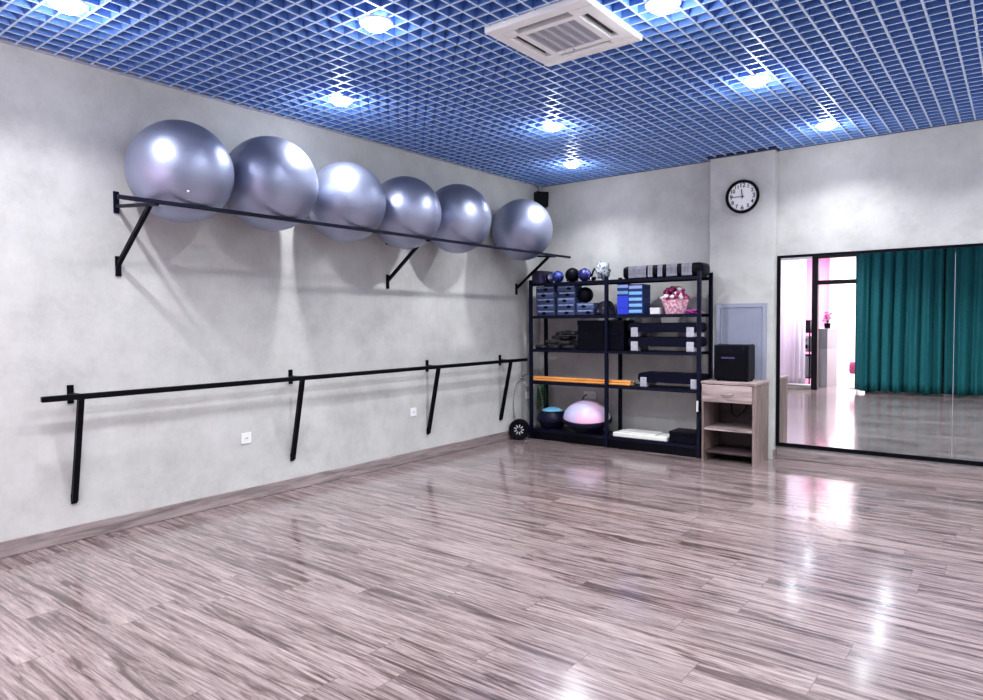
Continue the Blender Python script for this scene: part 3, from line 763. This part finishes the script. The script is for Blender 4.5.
def step(label, x0, x1, z):
    r = thing('step_platform', label, 'exercise step', ((x0 + x1) / 2, 6.945, z), group='black aerobic steps')
    hw_ = (x1 - x0) / 2
    MB().prism([(-hw_ + .02, .05), (hw_ - .02, .05), (hw_, .085), (hw_ - .01, .135), (hw_ - .03, .148), (-hw_ + .03, .148), (-hw_ + .01, .135), (-hw_, .085)], -.14, .14).build('deck', M_STEP, r)
    MB().box(-hw_ + .04, -.128, .148, hw_ - .04, .128, .1515).build('rubber_mat', M_DARK, r)
    for sx in (-1, 1):
        for sy in (-1, 1):
            c = (sx * (hw_ - .075), sy * .105)
            MB().box(c[0] - .042, c[1] - .04, 0, c[0] + .042, c[1] + .04, .104, .008).build('riser', M_RISER, r)
    return r
s0 = step('black aerobic step with pale risers, lower of the two on the third shelf', -3.400, -2.625, T)
dup(s0, (s0.location.x, s0.location.y, T + .1525), label='black aerobic step with pale risers, upper of the two on the third shelf')
# ---- fourth shelf: sticks and a step
T = SH[1]
s1 = dup(s0, (0, 0, 0), label='single black aerobic step on the shelf right of the orange sticks')
s1.location = (-2.945, 6.955, T)
s1.scale = (.90, .95, 1.0)
sx0 = None
lens = [1.28, 1.26, 1.29, 1.25, 1.27, 1.24, 1.28]
for k in range(7):
    row = 0 if k < 4 else 1
    y_ = 6.800 + .033 * (k if row == 0 else (k - 4) + .5); z_ = T + .0145 + row * .0265
    if sx0 is None:
        sx0 = MB().tube([(-.64, 0, 0), (.64, 0, 0)], .0140, 14).build('exercise_stick', M_ORANGE, smooth=True)
        tag(sx0, 'orange wooden exercise stick lying in the bundle on the fourth shelf', 'stick', 'orange wooden sticks on the fourth shelf')
        for s_ in (-1, 1): MB().tube([(s_ * .6405, 0, 0), (s_ * .648, 0, 0)], .0142, 14).build('end_cap', M_CABV, sx0, smooth=True)
        o = sx0
    else:
        o = sx0.copy(); COL.objects.link(o)
        for ch in sx0.children:
            c_ = ch.copy(); COL.objects.link(c_); c_.parent = o
    o.location = (-4.01 + [0, .012, -.010, .006, .0, -.012, .008][k], y_, z_)

# ---- bottom shelf
T = SH[0]
M_BRUB = mat('navy_black_rubber', (.003, .003, .018), .45, spec=.2)
def dome_mat(name, c0, c1):
    m = mat(name, c0, .35); nt = m.node_tree; b = nt.nodes['Principled BSDF']
    tc = nt.nodes.new('ShaderNodeTexCoord'); n = nt.nodes.new('ShaderNodeTexNoise'); n.inputs['Scale'].default_value = 3.
    nt.links.new(tc.outputs['Object'], n.inputs['Vector'])
    r = ramp(nt, [(.42, c0), (.58, c1)]); nt.links.new(n.outputs['Fac'], r.inputs['Fac']); nt.links.new(r.outputs['Color'], b.inputs['Base Color'])
    return m
def bosu(label, loc, R, hb, hd_, rot, dm, cap=None):
    r = thing('balance_dome', label, 'balance trainer', loc, rot)
    MB().lathe([(0, 0), (R * .62, 0), (R * .95, hb * .75), (R, hb * .85), (R, hb), (0, hb)], 40).build('base', M_BRUB, r, smooth=True)
    MB().lathe([(R * .9, hb * .8), (R * 1.02, hb * .82), (R * 1.03, hb + .012), (R * .97, hb + .02), (R * .9, hb + .01)], 40).build('rim', M_BRUB, r, smooth=True)
    pf = [(R * .965 * math.cos(t_), hb + .004 + hd_ * math.sin(t_)) for t_ in [PI / 2 * q / 14 for q in range(15)]]; pf[-1] = (0, pf[-1][1])
    if cap:
        k = 7
        MB().lathe(pf[:k + 1], 40).build('lower_dome', M_BRUB, r, smooth=True)
        MB().lathe(pf[k:], 40).build('dome', dm, r, smooth=True)
    else: MB().lathe(pf, 40).build('dome', dm, r, smooth=True)
    return r
bosu('small navy balance dome with light blue cap at the left of the bottom shelf', (-4.452, 6.915, T), .185, .110, .135, (0, 0, 0), dome_mat('light_blue_dome', (.16, .52, .78), (.26, .62, .84)), True)
bosu('large lilac and pink balance dome tilted forward on the bottom shelf', (-3.972, 6.905, T + .035), .282, .115, .205, (.13, .06, 0), dome_mat('lilac_pink_dome', (.52, .50, .76), (.78, .44, .62)))
pw = MB().tube([(-4.17, YB - .012, .512), (-4.165, YB - .05, .515), (-4.18, YB - .07, .49), (-4.22, YB - .06, .42), (-4.25, YB - .03, .30), (-4.26, YB - .03, .14), (-4.24, YB - .05, .010)], .007, 8)
tag(pw.build('power_cord', M_BLACK, smooth=True), 'black cord plugged into the double outlet behind the domes', 'cord')
bo = tag(MB().box(-.315, -.125, 0, .315, .125, .045, .006).build('folded_mat', mat('white_mat', (.78, .77, .74), .6, noise=(.08, 6)), loc=(-3.255, 6.90, T)), 'flat white mat lying on the bottom shelf of the right bay', 'mat')
MB().box(-.25, -.10, .045, .18, .11, .062, .006).build('folded_layer', mat('off_white_mat', (.68, .67, .64), .6), bo)
o = thing('storage_box', 'low black box at the right end of the bottom shelf', 'box', (-2.765, 6.90, T))
MB().box(-.145, -.125, 0, .145, .125, .095, .005).build('body', M_DARK, o); MB().box(-.149, -.129, .088, .149, .129, .120, .005).build('lid', M_DARK, o)
# things hanging on the posts
hg = thing('jump_rope', 'black jump rope hung on the right front post of the shelving', 'rope', (-2.570, 6.735, .58))
MB().tube([(.006, 0, .02), (.010, -.004, -.10), (.016, -.004, -.28), (.022, -.004, -.40), (.026, -.004, -.28), (.022, -.004, -.10), (.008, 0, .02)], .005, 6).build('cord', M_BLACK, hg, smooth=True)
MB().tube([(-.02, -.006, .01), (-.022, -.006, -.10)], .011, 10).build('handle', M_WHITEP, hg, smooth=True)
cl = MB(); rows = []
for j in range(11):
    v = j / 10; row = []
    for i in range(13):
        u = i / 12
        row.append(cl.bm.verts.new(((u - .5) * (.11 + .03 * math.sin(PI * v)), .012 * math.sin(u * 14 + v), -.30 * v)))
    rows.append(row)
for j in range(10):
    for i in range(12): cl.bm.faces.new((rows[j][i], rows[j][i + 1], rows[j + 1][i + 1], rows[j + 1][i]))
o = cl.build('green_cloth', mat('dull_green_cloth', (.05, .13, .06), .85, noise=(.3, 25)), loc=(-4.725, 7.085, .64), smooth=True)
o.modifiers.new('thickness', 'SOLIDIFY').thickness = .004
tag(o, 'dull green cloth hanging behind the left end of the shelving', 'cloth')

# ================================================================ HOOP AND WHEEL IN THE CORNER
hp = MB(); hc = []
HR = .372
ctr = Vector((-4.765, 6.90, .0))
nrm = Vector((.93, -.37, .10)).normalized()
e1 = Vector((.37, .93, 0)).normalized(); e2 = nrm.cross(e1).normalized()
if e2.z < 0: e2 = -e2
pts = [(e1 * math.cos(t_) * .215 + e2 * math.sin(t_) * HR) for t_ in [2 * PI * q / 72 for q in range(72)]]
mz = min(p_.z for p_ in pts)
hp.tube(pts, .009, 8, closed=True)
m_hoop = mat('hoop_plastic', (.02, .02, .025), .4); nt = m_hoop.node_tree
_tc = nt.nodes.new('ShaderNodeTexCoord'); _w = nt.nodes.new('ShaderNodeTexWave'); _w.bands_direction = 'Z'; _w.inputs['Scale'].default_value = 16
nt.links.new(_tc.outputs['Object'], _w.inputs['Vector']); _r = ramp(nt, [(.62, (.015, .015, .02)), (.70, (.62, .62, .62))]); nt.links.new(_w.outputs['Fac'], _r.inputs['Fac']); nt.links.new(_r.outputs['Color'], nt.nodes['Principled BSDF'].inputs['Base Color'])
tag(hp.build('exercise_hoop', m_hoop, loc=(-4.765, 6.86, .012 - mz), smooth=True), 'thin black and white hoop leaning in the corner left of the shelving', 'hoop')
wh = thing('exercise_roller', 'small black roller wheel with pale spoke marks on the floor by the corner', 'roller', (-4.715, 6.60, .125), (0, 0, .40))
AX = Matrix.Rotation(PI / 2, 4, 'X')
MB().lathe([(.070, -.035), (.110, -.045), (.124, -.028), (.125, 0), (.124, .028), (.110, .045), (.070, .035), (.070, -.035)], 40, AX).build('tyre', M_DARK, wh, smooth=True)
MB().lathe([(0, -.026), (.072, -.026), (.072, .026), (0, .026)], 32, AX).build('disc', M_BLACK, wh)
sm = MB()
for k in range(9):
    a_ = 2 * PI * k / 9
    sm.bar((math.cos(a_) * .028, -.028, math.sin(a_) * .028), (math.cos(a_) * .060, -.028, math.sin(a_) * .060), .012, .004, up=(0, 1, 0))
sm.build('spoke_marks', mat('pale_marks', (.55, .55, .58), .5), wh)
MB().lathe([(0, .0), (.016, 0), (.016, .042), (0, .044)], 16, AX).build('hub', M_NAVYST, wh)

# ================================================================ PILLAR PANEL, CABINET, AUDIO BOX
ap = thing('access_panel', 'grey-blue access panel on the pillar behind the black audio box', 'panel', (-2.29, PY, 1.15))
MB().box(-.255, -.014, -.43, -.215, 0, .425).box(.215, -.014, -.43, .255, 0, .425).box(-.215, -.014, .385, .215, 0, .425).box(-.215, -.014, -.43, .215, 0, -.39).build('frame', M_GREYLIGHT, ap)
MB().box(-.211, -.010, -.386, .211, -.001, .381, .002, 1).build('door', M_GREYPANEL, ap)
MB().box(.17, -.016, -.02, .185, -.009, .03, .002, 1).build('latch', M_GREYLIGHT, ap)
cb = thing('side_cabinet', 'small open pinkish wooden cabinet with one drawer beside the mirror', 'cabinet', (-2.262, 6.888, 0))
W2, D2 = .257, .228
MB().box(-W2 - .008, -D2 - .012, .775, W2 + .008, D2, .800, .003, 1).build('top', M_CABW, cb)
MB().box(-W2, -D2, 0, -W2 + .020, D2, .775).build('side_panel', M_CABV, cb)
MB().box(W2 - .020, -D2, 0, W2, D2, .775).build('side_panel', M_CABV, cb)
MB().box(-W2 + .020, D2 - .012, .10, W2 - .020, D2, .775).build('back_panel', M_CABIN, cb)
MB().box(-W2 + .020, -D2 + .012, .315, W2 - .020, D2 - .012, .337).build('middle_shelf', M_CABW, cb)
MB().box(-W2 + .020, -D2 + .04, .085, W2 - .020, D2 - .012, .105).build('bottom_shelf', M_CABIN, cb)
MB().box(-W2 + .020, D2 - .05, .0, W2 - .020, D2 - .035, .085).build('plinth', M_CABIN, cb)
dw = MB().box(-W2 + .004, -D2 - .016, .600, W2 - .022, -D2, .768, .003, 1).build('drawer', M_CABW, cb)
MB().tube([(-.055, -D2 - .017, .685), (-.045, -D2 - .032, .683), (.0, -D2 - .036, .679), (.045, -D2 - .032, .683), (.055, -D2 - .017, .685)], .006, 8).build('handle', M_STEEL, dw, smooth=True)
MB().box(-W2 + .02, -D2, .592, W2 - .02, D2 - .012, .600).build('drawer_base', M_CABIN, cb)
cd = MB().tube([(-2.36, 7.07, .585), (-2.35, 7.04, .46), (-2.29, 7.02, .41), (-2.23, 7.04, .47), (-2.19, 7.06, .55), (-2.18, 7.07, .585)], .006, 8)
tag(cd.build('power_cord', M_BLACK, smooth=True), 'black cord looping inside the open cabinet above its middle shelf', 'cord')
au = thing('audio_box', 'black audio box standing on the small wooden cabinet', 'speaker', (-2.268, 6.88, .800))
MB().box(-.170, -.12, .012, .170, .10, .362, .016, 3).build('body', M_DARK, au)
MB().box(-.152, -.126, .035, .152, -.119, .29, .003, 1).build('grille', M_BLACK, au)
MB().box(-.09, -.128, .225, .04, -.125, .24).build('display', mat('dim_display', (.05, .05, .16), .3), au)
MB().lathe([(0, 0), (.014, 0), (.012, .012), (0, .013)], 16, Matrix.Translation((.12, -.12, .325)) @ FR).build('knob', M_NAVYST, au)
for x in (-.14, .14):
    for y in (-.08, .08): MB().lathe([(0, 0), (.014, 0), (.014, .014), (0, .014)], 12).build('foot', M_DARK, au, loc=(x, y, 0))
